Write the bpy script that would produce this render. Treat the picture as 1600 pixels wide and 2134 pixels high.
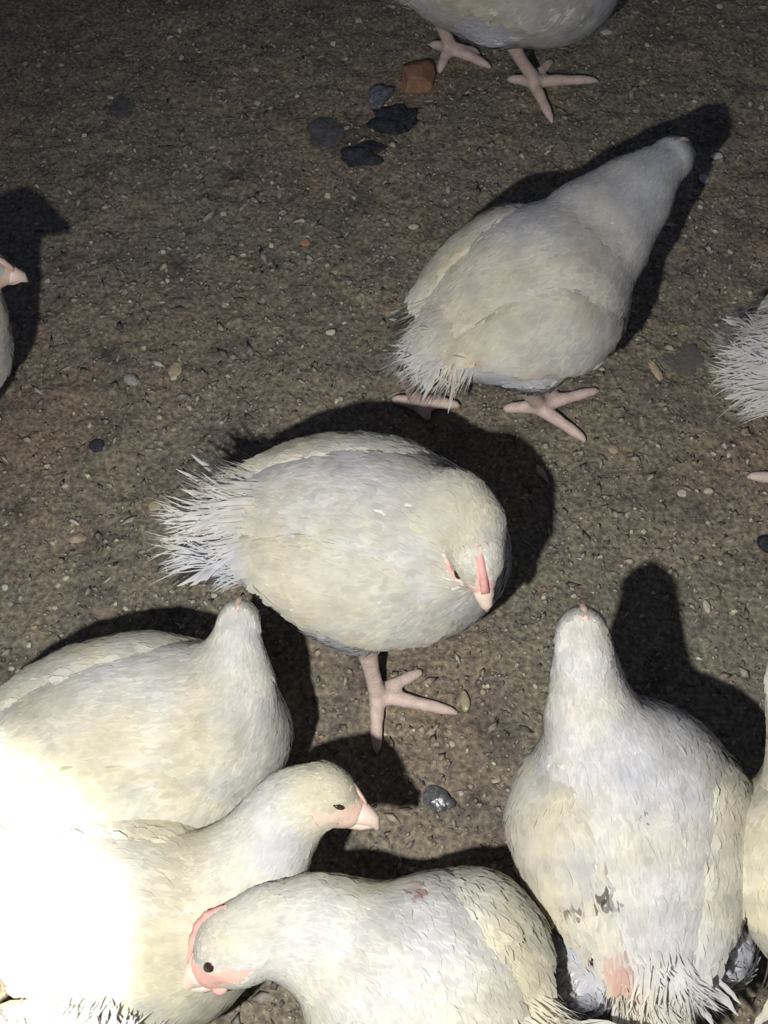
import bpy, bmesh, math, random
import numpy as np
from mathutils import Vector

for o in list(bpy.data.objects):
    bpy.data.objects.remove(o, do_unlink=True)
SC = bpy.context.scene
COL = SC.collection
rng = np.random.default_rng(7)
random.seed(7)

# ------------------------------------------------------------------ camera
CAM_H, CAM_PITCH, CAM_VF = 1.40, 60.0, 40.0
cd = bpy.data.cameras.new('camera')
cd.sensor_fit = 'VERTICAL'
cd.sensor_height = 24.0
cd.lens = 12.0 / math.tan(math.radians(CAM_VF / 2))
cd.clip_start = 0.02
cam = bpy.data.objects.new('camera', cd)
cam.location = (0, 0, CAM_H)
cam.rotation_euler = (math.radians(90 - CAM_PITCH), 0, 0)
COL.objects.link(cam)
SC.camera = cam

# ------------------------------------------------------------------ world, torch light, exposure
w = bpy.data.worlds.new('night')
SC.world = w
w.use_nodes = True
bg = w.node_tree.nodes['Background']
bg.inputs[0].default_value = (0.55, 0.66, 1.0, 1)
bg.inputs[1].default_value = 0.095

TORCH = Vector((-0.185, -0.04, 1.19))
def spot(name, target, energy, size, blend, radius, color):
    l = bpy.data.lights.new(name, 'SPOT')
    l.energy = energy
    l.spot_size = math.radians(size)
    l.spot_blend = blend
    l.shadow_soft_size = radius
    l.color = color
    o = bpy.data.objects.new(name, l)
    o.location = TORCH
    o.rotation_euler = (Vector(target) - TORCH).to_track_quat('-Z', 'Y').to_euler()
    COL.objects.link(o)
    return o
spot('torch_spill', (0.10, 0.44, 0.0), 71.0, 98, 1.0, 0.012, (1.0, 0.985, 0.955))
spot('torch_core', (-0.39, 0.315, 0.10), 225.0, 20.0, 0.8, 0.012, (1.0, 0.95, 0.78))

SC.view_settings.view_transform = 'Standard'
SC.view_settings.look = 'None'
SC.view_settings.gamma = 1.0
SC.view_settings.exposure = 0.0
SC.view_settings.use_curve_mapping = False

# ------------------------------------------------------------------ helpers
_f = 1067 / math.tan(math.radians(CAM_VF / 2))
_p = math.radians(CAM_PITCH)
_fw = np.array([0, math.cos(_p), -math.sin(_p)])
_up = np.array([0, math.sin(_p), math.cos(_p)])
_rt = np.array([1.0, 0, 0])
_C = np.array([0, 0, CAM_H])
def pt(x, y, z=0.0):
    """the point of the place seen at photo pixel x, y and standing at height z"""
    d = _fw + _rt * (x - 800) / _f - _up * (y - 1067) / _f
    return _C + d * ((z - CAM_H) / d[2])
def px(P):
    v = np.atleast_2d(P) - _C
    dd = v @ _fw
    return 800 + _f * (v @ _rt) / dd, 1067 - _f * (v @ _up) / dd

def unit(v):
    v = np.asarray(v, float)
    return v / (np.linalg.norm(v, axis=-1, keepdims=True) + 1e-12)
UP = np.array([0, 0, 1.0])

def link(name, me, mats=None, parent=None, base=None):
    o = bpy.data.objects.new(name, me)
    COL.objects.link(o)
    for m in (mats or []):
        if me.materials.find(m.name) < 0:
            me.materials.append(m)
    if parent is not None:
        o.parent = parent
    return o
def mesh(name, V, F, smooth=True):
    me = bpy.data.meshes.new(name)
    me.from_pydata([tuple(v) for v in np.asarray(V)], [], [tuple(int(i) for i in f) for f in F])
    if smooth:
        me.polygons.foreach_set('use_smooth', [True] * len(me.polygons))
    me.update()
    return me
def fast_mesh(name, V, loops, starts, totals):
    me = bpy.data.meshes.new(name)
    me.vertices.add(len(V)); me.vertices.foreach_set('co', np.asarray(V, np.float32).ravel())
    me.loops.add(len(loops)); me.loops.foreach_set('vertex_index', np.asarray(loops, np.int32))
    me.polygons.add(len(starts))
    me.polygons.foreach_set('loop_start', np.asarray(starts, np.int32))
    me.polygons.foreach_set('loop_total', np.asarray(totals, np.int32))
    me.update(calc_edges=True)
    return me
def tag(o, label=None, cat=None, group=None, kind=None):
    if label: o['label'] = label
    if cat: o['category'] = cat
    if group: o['group'] = group
    if kind: o['kind'] = kind
    return o

def vnoise(x, y, seed=0):
    r = np.random.default_rng(seed)
    T = r.random((256, 256))
    xi = np.floor(x).astype(int); yi = np.floor(y).astype(int)
    fx = x - xi; fy = y - yi
    fx = fx * fx * (3 - 2 * fx); fy = fy * fy * (3 - 2 * fy)
    a = T[xi & 255, yi & 255]; b = T[(xi + 1) & 255, yi & 255]
    c = T[xi & 255, (yi + 1) & 255]; d = T[(xi + 1) & 255, (yi + 1) & 255]
    return (a * (1 - fx) + b * fx) * (1 - fy) + (c * (1 - fx) + d * fx) * fy

# ------------------------------------------------------------------ materials
def newmat(name):
    m = bpy.data.materials.new(name)
    m.use_nodes = True
    nt = m.node_tree
    b = nt.nodes['Principled BSDF']
    return m, nt, b
def N(nt, t, **kw):
    n = nt.nodes.new(t)
    for k, v in kw.items():
        if k in n.inputs.keys():
            n.inputs[k].default_value = v
        else:
            setattr(n, k, v)
    return n
def ramp(nt, stops):
    r = nt.nodes.new('ShaderNodeValToRGB')
    e = r.color_ramp.elements
    while len(e) > 1: e.remove(e[-1])
    e[0].position = stops[0][0]; e[0].color = (*stops[0][1], 1)
    for p, c in stops[1:]:
        x = e.new(p); x.color = (*c, 1)
    return r

def feather_material(name):
    m, nt, b = newmat(name)
    L = nt.links
    tc = N(nt, 'ShaderNodeTexCoord')
    n1 = N(nt, 'ShaderNodeTexNoise', Scale=9.0, Detail=3.0)
    n2 = N(nt, 'ShaderNodeTexNoise', Scale=45.0, Detail=3.0)
    at = N(nt, 'ShaderNodeAttribute'); at.attribute_name = 'col'
    L.new(tc.outputs['Object'], n1.inputs['Vector']); L.new(tc.outputs['Object'], n2.inputs['Vector'])
    r1 = ramp(nt, [(0.30, (0.74, 0.75, 0.78)), (0.47, (0.82, 0.81, 0.78)), (0.60, (0.82, 0.785, 0.68)), (0.75, (0.81, 0.75, 0.60))])
    L.new(n1.outputs[0], r1.inputs[0])
    r2 = ramp(nt, [(0.3, (0.84, 0.84, 0.85)), (0.6, (1, 1, 1))])
    L.new(n2.outputs[0], r2.inputs[0])
    m1 = N(nt, 'ShaderNodeMixRGB', blend_type='MULTIPLY'); m1.inputs[0].default_value = 1
    L.new(r1.outputs[0], m1.inputs[1]); L.new(r2.outputs[0], m1.inputs[2])
    m2 = N(nt, 'ShaderNodeMixRGB', blend_type='MULTIPLY'); m2.inputs[0].default_value = 1
    L.new(m1.outputs[0], m2.inputs[1]); L.new(at.outputs['Color'], m2.inputs[2])
    L.new(m2.outputs[0], b.inputs['Base Color'])
    b.inputs['Roughness'].default_value = 0.85
    b.inputs['Specular IOR Level'].default_value = 0.15
    tr = N(nt, 'ShaderNodeBsdfTranslucent')
    L.new(m2.outputs[0], tr.inputs['Color'])
    mx = N(nt, 'ShaderNodeMixShader'); mx.inputs[0].default_value = 0.3
    L.new(b.outputs[0], mx.inputs[1]); L.new(tr.outputs[0], mx.inputs[2])
    L.new(mx.outputs[0], nt.nodes['Material Output'].inputs[0])
    return m
M_FEATHER = feather_material('white_feathers')

def noisy(name, c1, c2, scale=60, rough=0.7, bump=0.0, spec=0.3, sss=0.0, bscale=None):
    m, nt, b = newmat(name)
    L = nt.links
    tc = N(nt, 'ShaderNodeTexCoord')
    n = N(nt, 'ShaderNodeTexNoise', Scale=scale, Detail=4.0)
    L.new(tc.outputs['Object'], n.inputs['Vector'])
    r = ramp(nt, [(0.35, c1), (0.65, c2)])
    L.new(n.outputs[0], r.inputs[0]); L.new(r.outputs[0], b.inputs['Base Color'])
    b.inputs['Roughness'].default_value = rough
    b.inputs['Specular IOR Level'].default_value = spec
    if sss:
        b.inputs['Subsurface Weight'].default_value = sss
        b.inputs['Subsurface Radius'].default_value = (0.006, 0.002, 0.001)
    if bump:
        n2 = N(nt, 'ShaderNodeTexNoise', Scale=bscale or scale * 2, Detail=4.0)
        L.new(tc.outputs['Object'], n2.inputs['Vector'])
        bp = N(nt, 'ShaderNodeBump', Strength=bump, Distance=0.002)
        L.new(n2.outputs[0], bp.inputs['Height']); L.new(bp.outputs[0], b.inputs['Normal'])
    return m
M_DOWN = noisy('down_under_feathers', (0.70, 0.68, 0.62), (0.80, 0.78, 0.72), 30, 0.9, 0.3)
M_LEG = noisy('scaly_leg_skin', (0.62, 0.47, 0.41), (0.72, 0.58, 0.51), 120, 0.55, 0.5, 0.4, 0.1, 420)
M_FACE = noisy('pale_face_skin', (0.72, 0.50, 0.40), (0.76, 0.60, 0.48), 90, 0.6, 0.3, 0.3, 0.1)
M_FACE_RED = noisy('flushed_face_skin', (0.78, 0.42, 0.36), (0.80, 0.56, 0.47), 70, 0.6, 0.3, 0.3, 0.1)
M_BEAK = noisy('horn_beak', (0.72, 0.55, 0.46), (0.80, 0.66, 0.56), 90, 0.45, 0.1, 0.45)
M_COMB = noisy('red_comb', (0.75, 0.36, 0.32), (0.80, 0.47, 0.41), 90, 0.5, 0.4, 0.4, 0.15)
M_COMB_PALE = noisy('pale_comb', (0.68, 0.44, 0.37), (0.74, 0.52, 0.44), 90, 0.5, 0.4, 0.4, 0.15)
M_EYE = noisy('dark_eye', (0.02, 0.015, 0.012), (0.05, 0.03, 0.02), 50, 0.15, 0, 0.6)

# ------------------------------------------------------------------ ground
def ground_h(x, y):
    h = 0.005 * (vnoise(x * 9, y * 9, 1) - .5) + 0.005 * (vnoise(x * 38, y * 38, 2) - .5)
    h += 0.0050 * (vnoise(x * 95, y * 95, 3) - .5) + 0.0022 * (vnoise(x * 190, y * 190, 4) - .5)
    return h
def build_floor():
    xs = np.concatenate([[-7, -3.5, -1.8], np.arange(-0.95, 0.951, 0.0042), [1.8, 3.5, 7]])
    ys = np.concatenate([[-5, -2, -0.6], np.arange(0.0, 2.05, 0.0046), [2.4, 3.5, 6, 9]])
    X, Y = np.meshgrid(xs, ys)
    Z = ground_h(X, Y)
    V = np.stack([X, Y, Z], -1).reshape(-1, 3)
    nx, ny = len(xs), len(ys)
    i = (np.arange(ny - 1)[:, None] * nx + np.arange(nx - 1)[None]).ravel()
    Q = np.stack([i, i + 1, i + 1 + nx, i + nx], -1)
    me = fast_mesh('floor', V, Q.ravel(), np.arange(len(Q)) * 4, np.full(len(Q), 4))
    me.polygons.foreach_set('use_smooth', [True] * len(Q))
    m, nt, b = newmat('packed_dirt')
    L = nt.links
    tc = N(nt, 'ShaderNodeTexCoord')
    def noise(s, d=4.0, t='ShaderNodeTexNoise'):
        n = N(nt, t, Scale=s)
        if 'Detail' in n.inputs.keys(): n.inputs['Detail'].default_value = d
        L.new(tc.outputs['Object'], n.inputs['Vector'])
        return n
    big = noise(2.6, 3); mid = noise(14, 5); fine = noise(170, 6)
    r0 = ramp(nt, [(0.30, (0.172, 0.166, 0.129)), (0.50, (0.205, 0.180, 0.142)), (0.68, (0.210, 0.167, 0.129))])
    L.new(big.outputs[0], r0.inputs[0])
    r1 = ramp(nt, [(0.28, (0.55, 0.55, 0.60)), (0.45, (0.95, 0.95, 0.95)), (0.7, (1.15, 1.12, 1.05))])
    L.new(mid.outputs[0], r1.inputs[0])
    m1 = N(nt, 'ShaderNodeMixRGB', blend_type='MULTIPLY'); m1.inputs[0].default_value = 1
    L.new(r0.outputs[0], m1.inputs[1]); L.new(r1.outputs[0], m1.inputs[2])
    r2 = ramp(nt, [(0.30, (0.45, 0.43, 0.40)), (0.48, (1, 1, 1)), (0.60, (1.45, 1.4, 1.28)), (0.70, (2.1, 2.0, 1.75))])
    L.new(fine.outputs[0], r2.inputs[0])
    m2 = N(nt, 'ShaderNodeMixRGB', blend_type='MULTIPLY'); m2.inputs[0].default_value = 0.8
    L.new(m1.outputs[0], m2.inputs[1]); L.new(r2.outputs[0], m2.inputs[2])
    L.new(m2.outputs[0], b.inputs['Base Color'])
    b.inputs['Roughness'].default_value = 0.95
    b.inputs['Specular IOR Level'].default_value = 0.15
    bp = N(nt, 'ShaderNodeBump', Strength=0.9, Distance=0.004)
    L.new(fine.outputs[0], bp.inputs['Height']); L.new(bp.outputs[0], b.inputs['Normal'])
    o = link('floor', me, [m])
    tag(o, 'dark brown packed dirt floor of the poultry shed', None, None, 'structure')
    return o
build_floor()

def attr_mat(name, rough=0.9):
    m, nt, b = newmat(name)
    at = N(nt, 'ShaderNodeAttribute'); at.attribute_name = 'col'
    tc = N(nt, 'ShaderNodeTexCoord')
    n = N(nt, 'ShaderNodeTexNoise', Scale=250.0, Detail=2.0)
    nt.links.new(tc.outputs['Object'], n.inputs['Vector'])
    r = ramp(nt, [(0.3, (0.7, 0.7, 0.7)), (0.7, (1.15, 1.15, 1.15))])
    nt.links.new(n.outputs[0], r.inputs[0])
    mx = N(nt, 'ShaderNodeMixRGB', blend_type='MULTIPLY'); mx.inputs[0].default_value = 1
    nt.links.new(at.outputs['Color'], mx.inputs[1]); nt.links.new(r.outputs[0], mx.inputs[2])
    nt.links.new(mx.outputs[0], b.inputs['Base Color'])
    b.inputs['Roughness'].default_value = rough
    b.inputs['Specular IOR Level'].default_value = 0.2
    return m
M_LITTER = attr_mat('litter_chips')

def build_litter(n=34000):
    x = rng.uniform(-0.85, 0.85, n); y = rng.uniform(0.05, 1.98, n)
    z = ground_h(x, y)
    s = 0.0015 * np.exp(rng.normal(0, 0.5, n)) + 0.0006
    s = np.clip(s, 0.0008, 0.0055)
    el = 1 + rng.gamma(1.2, 0.45, n)
    a = rng.uniform(0, 6.283, n)
    base = np.array([[1, 0, 0], [0, 1, 0], [-1, 0, 0], [0, -1, 0], [0, 0, 1], [0, 0, -1.0]])
    V = base[None] * (1 + 0.45 * rng.uniform(-1, 1, (n, 6, 3)))
    V += 0.25 * rng.uniform(-1, 1, (n, 6, 3))
    V[:, :, 0] *= (s * el)[:, None]; V[:, :, 1] *= (s * 0.9)[:, None]; V[:, :, 2] *= (s * 0.5)[:, None]
    c, si = np.cos(a)[:, None], np.sin(a)[:, None]
    X = V[:, :, 0] * c - V[:, :, 1] * si; Y = V[:, :, 0] * si + V[:, :, 1] * c
    P = np.stack([X + x[:, None], Y + y[:, None], V[:, :, 2] + (z + s * 0.12)[:, None]], -1).reshape(-1, 3)
    T = np.array([[0, 1, 4], [1, 2, 4], [2, 3, 4], [3, 0, 4], [1, 0, 5], [2, 1, 5], [3, 2, 5], [0, 3, 5]])
    F = (T[None] + 6 * np.arange(n)[:, None, None]).reshape(-1, 3)
    me = fast_mesh('litter', P, F.ravel(), np.arange(len(F)) * 3, np.full(len(F), 3))
    pal = np.array([[.43, .37, .29], [.33, .28, .22], [.26, .225, .18], [.17, .15, .125], [.10, .09, .09], [.55, .50, .43], [.36, .33, .28], [.34, .25, .19]])
    k = rng.choice(len(pal), n, p=[.21, .27, .18, .08, .02, .08, .13, .03])
    C = np.ones((n, 4)); C[:, :3] = pal[k] * rng.uniform(.65, 1.12, (n, 1))
    at = me.attributes.new('col', 'FLOAT_COLOR', 'POINT')
    at.data.foreach_set('color', np.repeat(C, 6, 0).astype(np.float32).ravel())
    o = link('floor_litter', me, [M_LITTER])
    tag(o, 'fine crumbs of straw, grit and dry droppings strewn over the dirt floor', 'litter', None, 'stuff')
build_litter()

# ------------------------------------------------------------------ chickens
PROF = np.array([
    # t,   w,   up,  down
    [0.00, .16, .16, .16], [0.05, .40, .36, .40], [0.12, .60, .54, .62], [0.22, .80, .74, .82],
    [0.35, .95, .92, .98], [0.50, 1.0, 1.0, 1.05], [0.66, 1.0, 1.0, 1.06], [0.78, .92, .94, 1.02],
    [0.88, .74, .78, .86], [0.95, .50, .54, .60], [1.00, .18, .2, .22]])

def tube(V, F, pts, rad, n=14, flat=None):
    """closed tapered tube through pts, appended to V, F"""
    pts = np.asarray(pts, float); rad = np.asarray(rad, float)
    b0 = len(V)
    ref = np.array([0.21, 0.33, 0.92])
    for i, p in enumerate(pts):
        t = unit(pts[min(i + 1, len(pts) - 1)] - pts[max(i - 1, 0)])
        s = np.cross(t, ref); s = s / np.linalg.norm(s) if np.linalg.norm(s) > 1e-3 else unit(np.cross(t, [1, 0, 0]))
        u = np.cross(s, t)
        for k in range(n):
            a = 2 * math.pi * k / n
            V.append(p + rad[i] * (math.cos(a) * s + math.sin(a) * u))
    for i in range(len(pts) - 1):
        for k in range(n):
            a = b0 + i * n + k; b = b0 + i * n + (k + 1) % n
            F.append((a, b, b + n, a + n))
    t0 = unit(pts[0] - pts[1]); t1 = unit(pts[-1] - pts[-2])
    V.append(pts[0] + t0 * rad[0] * .6); V.append(pts[-1] + t1 * rad[-1] * .6)
    c0, c1 = len(V) - 2, len(V) - 1
    e = b0 + (len(pts) - 1) * n
    for k in range(n):
        F.append((c0, b0 + (k + 1) % n, b0 + k)); F.append((c1, e + k, e + (k + 1) % n))

def ellipsoid(V, F, c, ax, n=16, m=10):
    b0 = len(V)
    for i in range(1, m):
        th = math.pi * i / m
        for k in range(n):
            a = 2 * math.pi * k / n
            V.append(c + ax[0] * math.sin(th) * math.cos(a) + ax[1] * math.sin(th) * math.sin(a) + ax[2] * math.cos(th))
    for i in range(m - 2):
        for k in range(n):
            a = b0 + i * n + k; b = b0 + i * n + (k + 1) % n
            F.append((a, a + n, b + n, b))
    V.append(c + ax[2]); V.append(c - ax[2])
    t, bt = len(V) - 2, len(V) - 1
    e = b0 + (m - 2) * n
    for k in range(n):
        F.append((t, b0 + k, b0 + (k + 1) % n)); F.append((bt, e + (k + 1) % n, e + k))

def smooth_path(P, R, n):
    P = np.asarray(P, float); R = np.asarray(R, float)
    if len(P) < 3:
        t = np.linspace(0, 1, n)[:, None]
        return P[0] + (P[-1] - P[0]) * t, R[0] + (R[-1] - R[0]) * t[:, 0]
    A = np.vstack([2 * P[0] - P[1], P, 2 * P[-1] - P[-2]])
    out, rr = [], []
    for q in np.linspace(0, len(P) - 1 - 1e-6, n):
        i = int(q); f = q - i
        p0, p1, p2, p3 = A[i], A[i + 1], A[i + 2], A[i + 3]
        out.append(.5 * ((2 * p1) + (p2 - p0) * f + (2 * p0 - 5 * p1 + 4 * p2 - p3) * f * f + (3 * p1 - p0 - 3 * p2 + p3) * f ** 3))
        rr.append(R[i] + (R[i + 1] - R[i]) * (f * f * (3 - 2 * f)))
    return np.array(out), np.array(rr)

def make_feathers(P, Nn, D, ln, wd, lift, colr, blend=0.75, seed=1, droop=0.0):
    """leaf shaped feathers: P base points, Nn surface normals, D lie direction"""
    r = np.random.default_rng(seed)
    n = len(P)
    D = unit(D - Nn * np.sum(D * Nn, 1, keepdims=True))
    S = np.cross(Nn, D)
    jit = r.normal(0, 0.22, n)[:, None]
    D = unit(D * np.cos(jit) + S * np.sin(jit)); S = np.cross(Nn, D)
    ln = (ln * r.uniform(.7, 1.3, n))[:, None]; wd = (wd * r.uniform(.75, 1.25, n))[:, None]
    lf = (lift * r.uniform(.3, 1.7, n))[:, None]
    st = [(0.0, .35), (.35, 1.0), (.75, .8)]
    vs, hs = [], []
    roll = r.normal(0, .10, n)[:, None]
    for t, wf in st:
        c = P + D * ln * t + Nn * (0.0008 + ln * (lf * t - droop * t * t))
        q = S * np.cos(roll) + Nn * np.sin(roll)
        vs += [c - q * wd * wf * .5, c + q * wd * wf * .5]
    vs.append(P + D * ln + Nn * (ln * (lf - droop)))
    V = np.stack(vs, 1).reshape(-1, 3)
    b = 7 * np.arange(n)[:, None]
    Q = np.concatenate([b + np.array([[1, 0, 2, 3]]), b + np.array([[3, 2, 4, 5]])], 0)
    T = b + np.array([[5, 4, 6]])
    loops = np.concatenate([Q.ravel(), T.ravel()])
    tot = np.concatenate([np.full(len(Q), 4), np.full(len(T), 3)])
    sta = np.concatenate([[0], np.cumsum(tot)[:-1]])
    fn = unit(np.cross(D + Nn * lf, S) * -1)
    fn = np.where(np.sum(fn * Nn, 1, keepdims=True) < 0, -fn, fn)
    nv = np.repeat(unit(Nn * blend + fn * (1 - blend)), 7, 0)
    return V, loops, sta, tot, nv, np.repeat(colr, 7, 0)

def blade(L, W, n=9, curl=0.12, seed=0, notch=0.25):
    """one long quill feather lying along +x, edge along y, slightly cambered"""
    r = np.random.default_rng(seed)
    V, F = [], []
    for i in range(n + 1):
        t = i / n
        wv = W * (0.25 + 0.75 * math.sin(min(1, t * 1.6 + .08) * math.pi / 2)) * (1 - max(0, t - .6) ** 1.8 * 4.6)
        wv = max(wv, 0.0006)
        a, b = (1 - notch * r.random()), (1 - notch * r.random())
        x = L * t; z = -curl * L * t * t
        V += [(x - .15 * wv, -wv * .5 * a, z - wv * .12), (x, 0, z + 0.0005), (x - .15 * wv, wv * .5 * b, z - wv * .12)]
    for i in range(n):
        for k in (0, 1):
            a = i * 3 + k
            F.append((a, a + 1, a + 4, a + 3))
    return np.array(V), F

FEATHER_TRIS = 0
def chicken(label, spec):
    sd = spec.get('seed', 1)
    r = np.random.default_rng(sd)
    tint = np.array(spec.get('tint', (1, 1, 1)), float)
    Rm, Br = np.array(spec['rump']), np.array(spec['breast'])
    rw, rh = spec.get('rw', .095), spec.get('rh', .093)
    ax = unit(Br - Rm)
    side = unit(np.cross(UP, ax))          # bird's left
    up = np.cross(ax, side)
    ns = 44
    ts = np.linspace(0, 1, ns)
    tpk = spec.get('taper', 0.0)
    prof = lambda t, k: np.interp(t, PROF[:, 0], PROF[:, k]) * (1 - tpk * np.clip(1 - np.asarray(t) / .62, 0, 1))
    arch = spec.get('arch', 0.10)
    def spine(t):
        t = np.asarray(t, float)
        return Rm + (Br - Rm) * t[..., None] + up * (arch * rh * np.sin(np.pi * t))[..., None]
    def surf(t, th, off=0.0):
        """surface of the trunk at station t, angle th from the top towards the left side"""
        c, s = np.cos(th), np.sin(th)
        W = prof(t, 1) * rw
        H = np.where(c > 0, prof(t, 2), prof(t, 3)) * rh
        k = off
        return spine(t) + side * ((W + k) * s)[..., None] + up * ((H + k) * c)[..., None]
    V, F = [], []
    prims = []   # (p0, p1, r0, r1, kind)  kinds: 0 trunk 1 neck 2 head 3 thigh 4 shank 5 toe 6 face 7 rump
    n = 28
    for i, t in enumerate(ts):
        for k in range(n):
            V.append(surf(np.array(t), np.array(2 * math.pi * k / n)))
    for i in range(ns - 1):
        for k in range(n):
            a = i * n + k; b = i * n + (k + 1) % n
            F.append((a, b, b + n, a + n))
    V.append(spine(np.array(0.)) - ax * .008); V.append(spine(np.array(1.)) + ax * .006)
    c0, c1 = len(V) - 2, len(V) - 1
    for k in range(n):
        F.append((c0, (k + 1) % n, k)); e = (ns - 1) * n; F.append((c1, e + k, e + (k + 1) % n))
    sp = spine(np.linspace(0, 1, 9)); rr = prof(np.linspace(0, 1, 9), 1) * (rw + rh) / 2
    for i in range(8):
        prims.append((sp[i + 1], sp[i], rr[i + 1], rr[i], 7 if i < 2 else 0))
    # extra lumps
    for c, a in spec.get('lumps', []):
        ellipsoid(V, F, np.array(c), np.diag(a))
        cc3 = np.array(c); prims.append((cc3 - UP * a[2] * .5 - ax * a[1] * .3, cc3 + UP * a[2] * .4, a[0] * .9, a[0] * .95, 3))
    # neck
    hc = np.array(spec['head']); bt = np.array(spec['beak'])
    hf = unit(bt - hc)
    hs = np.cross(np.array(spec.get('head_up', UP), float), hf)
    hs = unit(hs); hu = np.cross(hf, hs)
    g = spec.get('head_scale', 1.0)
    npts = [spine(np.array(spec.get('neck_from', .72)))] + [np.array(q[0]) for q in spec['neck']] + [hc - hf * .012 * g]
    nrad = [rw * .62] + [q[1] for q in spec['neck']] + [.026 * g]
    NP, NR = smooth_path(npts, nrad, 22)
    tube(V, F, NP, NR, 18)
    for i in range(0, 20, 3):
        prims.append((NP[min(i + 3, 21)], NP[i], NR[min(i + 3, 21)], NR[i], 1 if i > 3 else 0))
    # head
    ellipsoid(V, F, hc, np.array([hf * .030, hs * .0225, hu * .024]) * g)
    ellipsoid(V, F, hc + (hf * .017 - hu * .003) * g, np.array([hf * .020, hs * .0145, hu * .0155]) * g)
    prims.append((hc + hf * .004 * g, hc - hf * .012 * g, .024 * g, .025 * g, 2))
    prims.append((hc + (hf * .034 - hu * .004) * g, hc + (hf * .018 - hu * .004) * g, .010 * g, .017 * g, 6))
    for s in (-1, 1):
        prims.append((hc + (hf * .026 + hs * s * .010) * g, hc + (hf * .004 + hs * s * .0145 - hu * .004) * g, .008 * g, .0115 * g, 6))
        prims.append((hc + (hf * .006 + hs * s * .0150 - hu * .006) * g, hc + (-hf * .012 + hs * s * .0185 - hu * .007) * g, .0085 * g, .0065 * g, 6))
    if spec.get('red'):
        prims.append((hc + (hf * .031 + hu * .010) * g, hc + (hf * .006 + hu * .0215) * g, .0062 * g, .0052 * g, 6))
    # legs
    heading = unit(np.array([ax[0], ax[1], 0]))
    lside = np.array([-heading[1], heading[0], 0])
    legs = spec.get('legs')
    if legs is None:
        c = spine(np.array(.50)); legs = []
        for s in (1, -1):
            f = c + lside * s * .055; f[2] = 0
            legs.append(dict(foot=f, side=s))
    for lg in legs:
        s = lg['side']
        f = np.array(lg['foot'], float); f[2] = .011
        hd = unit(np.array(lg.get('dir', heading), float)); hl = np.array([-hd[1], hd[0], 0])
        hip = spine(np.array(.46)) + side * s * rw * .52 - up * rh * .35
        hock = np.array(lg['hock']) if 'hock' in lg else f + UP * .078 - hd * .030 + (hip - f) * np.array([.12, .12, 0])
        tp, tr = smooth_path([hip, hip * .45 + hock * .55 + UP * .006, hock], [.052, .036, .0125], 10)
        tube(V, F, tp, tr, 14)
        cut = 8
        prims.append((tp[4], tp[0], tr[4], tr[0], 3)); prims.append((tp[cut - 1], tp[4], tr[cut - 1], tr[4], 3))
        prims.append((tp[-1], tp[cut - 1], tr[-1] + .002, tr[cut - 1] + .001, 4))
        tube(V, F, [hock + (tp[-2] - hock) * .3, hock, hock * .5 + f * .5, f + UP * .008, f], [.0125, .0115, .0092, .0098, .0102], 12)
        prims.append((f, hock, .011, .0125, 4))
        tips = lg.get('toes')
        if tips is None:
            tips = [f + hd * .066 * math.cos(a) * q + hl * .066 * math.sin(a) * q for a, q in ((0, 1.0), (.72, .82), (-.72, .82))] + [f - hd * .034 - hl * s * -.006]
        for q, tp_ in enumerate(tips):
            e = np.array(tp_, float); e[2] = .0035
            d = e - f
            Lh = np.linalg.norm(d)
            k1 = f + d * .36 + UP * .0015; k2 = f + d * .68 + UP * .0005
            k1[2] = .0105; k2[2] = .0088
            e2 = f + d * .90; e2[2] = .0072
            tube(V, F, [f, f + d * .2, k1, f * .48 + e * .52 + UP * .0025, k2, e2, e], [.0098, .0086, .0088, .0074, .0076, .0058, .0026], 10)
            prims.append((e, f, .003, .009, 5))
        if lg.get('web', True):
            for a, b in ((0, 1), (0, 2)):
                if len(tips) > b:
                    A, B = f + (np.array(tips[a]) - f) * .34, f + (np.array(tips[b]) - f) * .36
                    A[2] = B[2] = .007; m = (A + B + f) / 3; m[2] = .007
                    for w0 in np.linspace(.05, .95, 9):
                        e = A * w0 + B * (1 - w0)
                        e = f + (e - f) * (1 - .38 * math.sin(math.pi * w0)); e[2] = .0068
                        tube(V, F, [f, (f + e) / 2 - UP * .002, e], [.0058, .0046, .0034], 8)
                        prims.append((e, f, .0035, .006, 5))
    # one continuous body surface
    me = mesh('raw', V, F)
    ob = bpy.data.objects.new('raw', me); COL.objects.link(ob)
    md = ob.modifiers.new('r', 'REMESH'); md.mode = 'VOXEL'; md.voxel_size = spec.get('voxel', .0034)
    dg = bpy.context.evaluated_depsgraph_get()
    bm_ = bpy.data.meshes.new_from_object(ob.evaluated_get(dg))
    bpy.data.objects.remove(ob, do_unlink=True)
    nv = len(bm_.vertices)
    co = np.empty(nv * 3, np.float32); bm_.vertices.foreach_get('co', co); co = co.reshape(-1, 3).astype(float)
    ed = np.empty(len(bm_.edges) * 2, np.int32); bm_.edges.foreach_get('vertices', ed); ed = ed.reshape(-1, 2)
    PA = np.array([p[0] for p in prims]); PB = np.array([p[1] for p in prims])
    RA = np.array([p[2] for p in prims]); RB = np.array([p[3] for p in prims]); KD = np.array([p[4] for p in prims])
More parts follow.
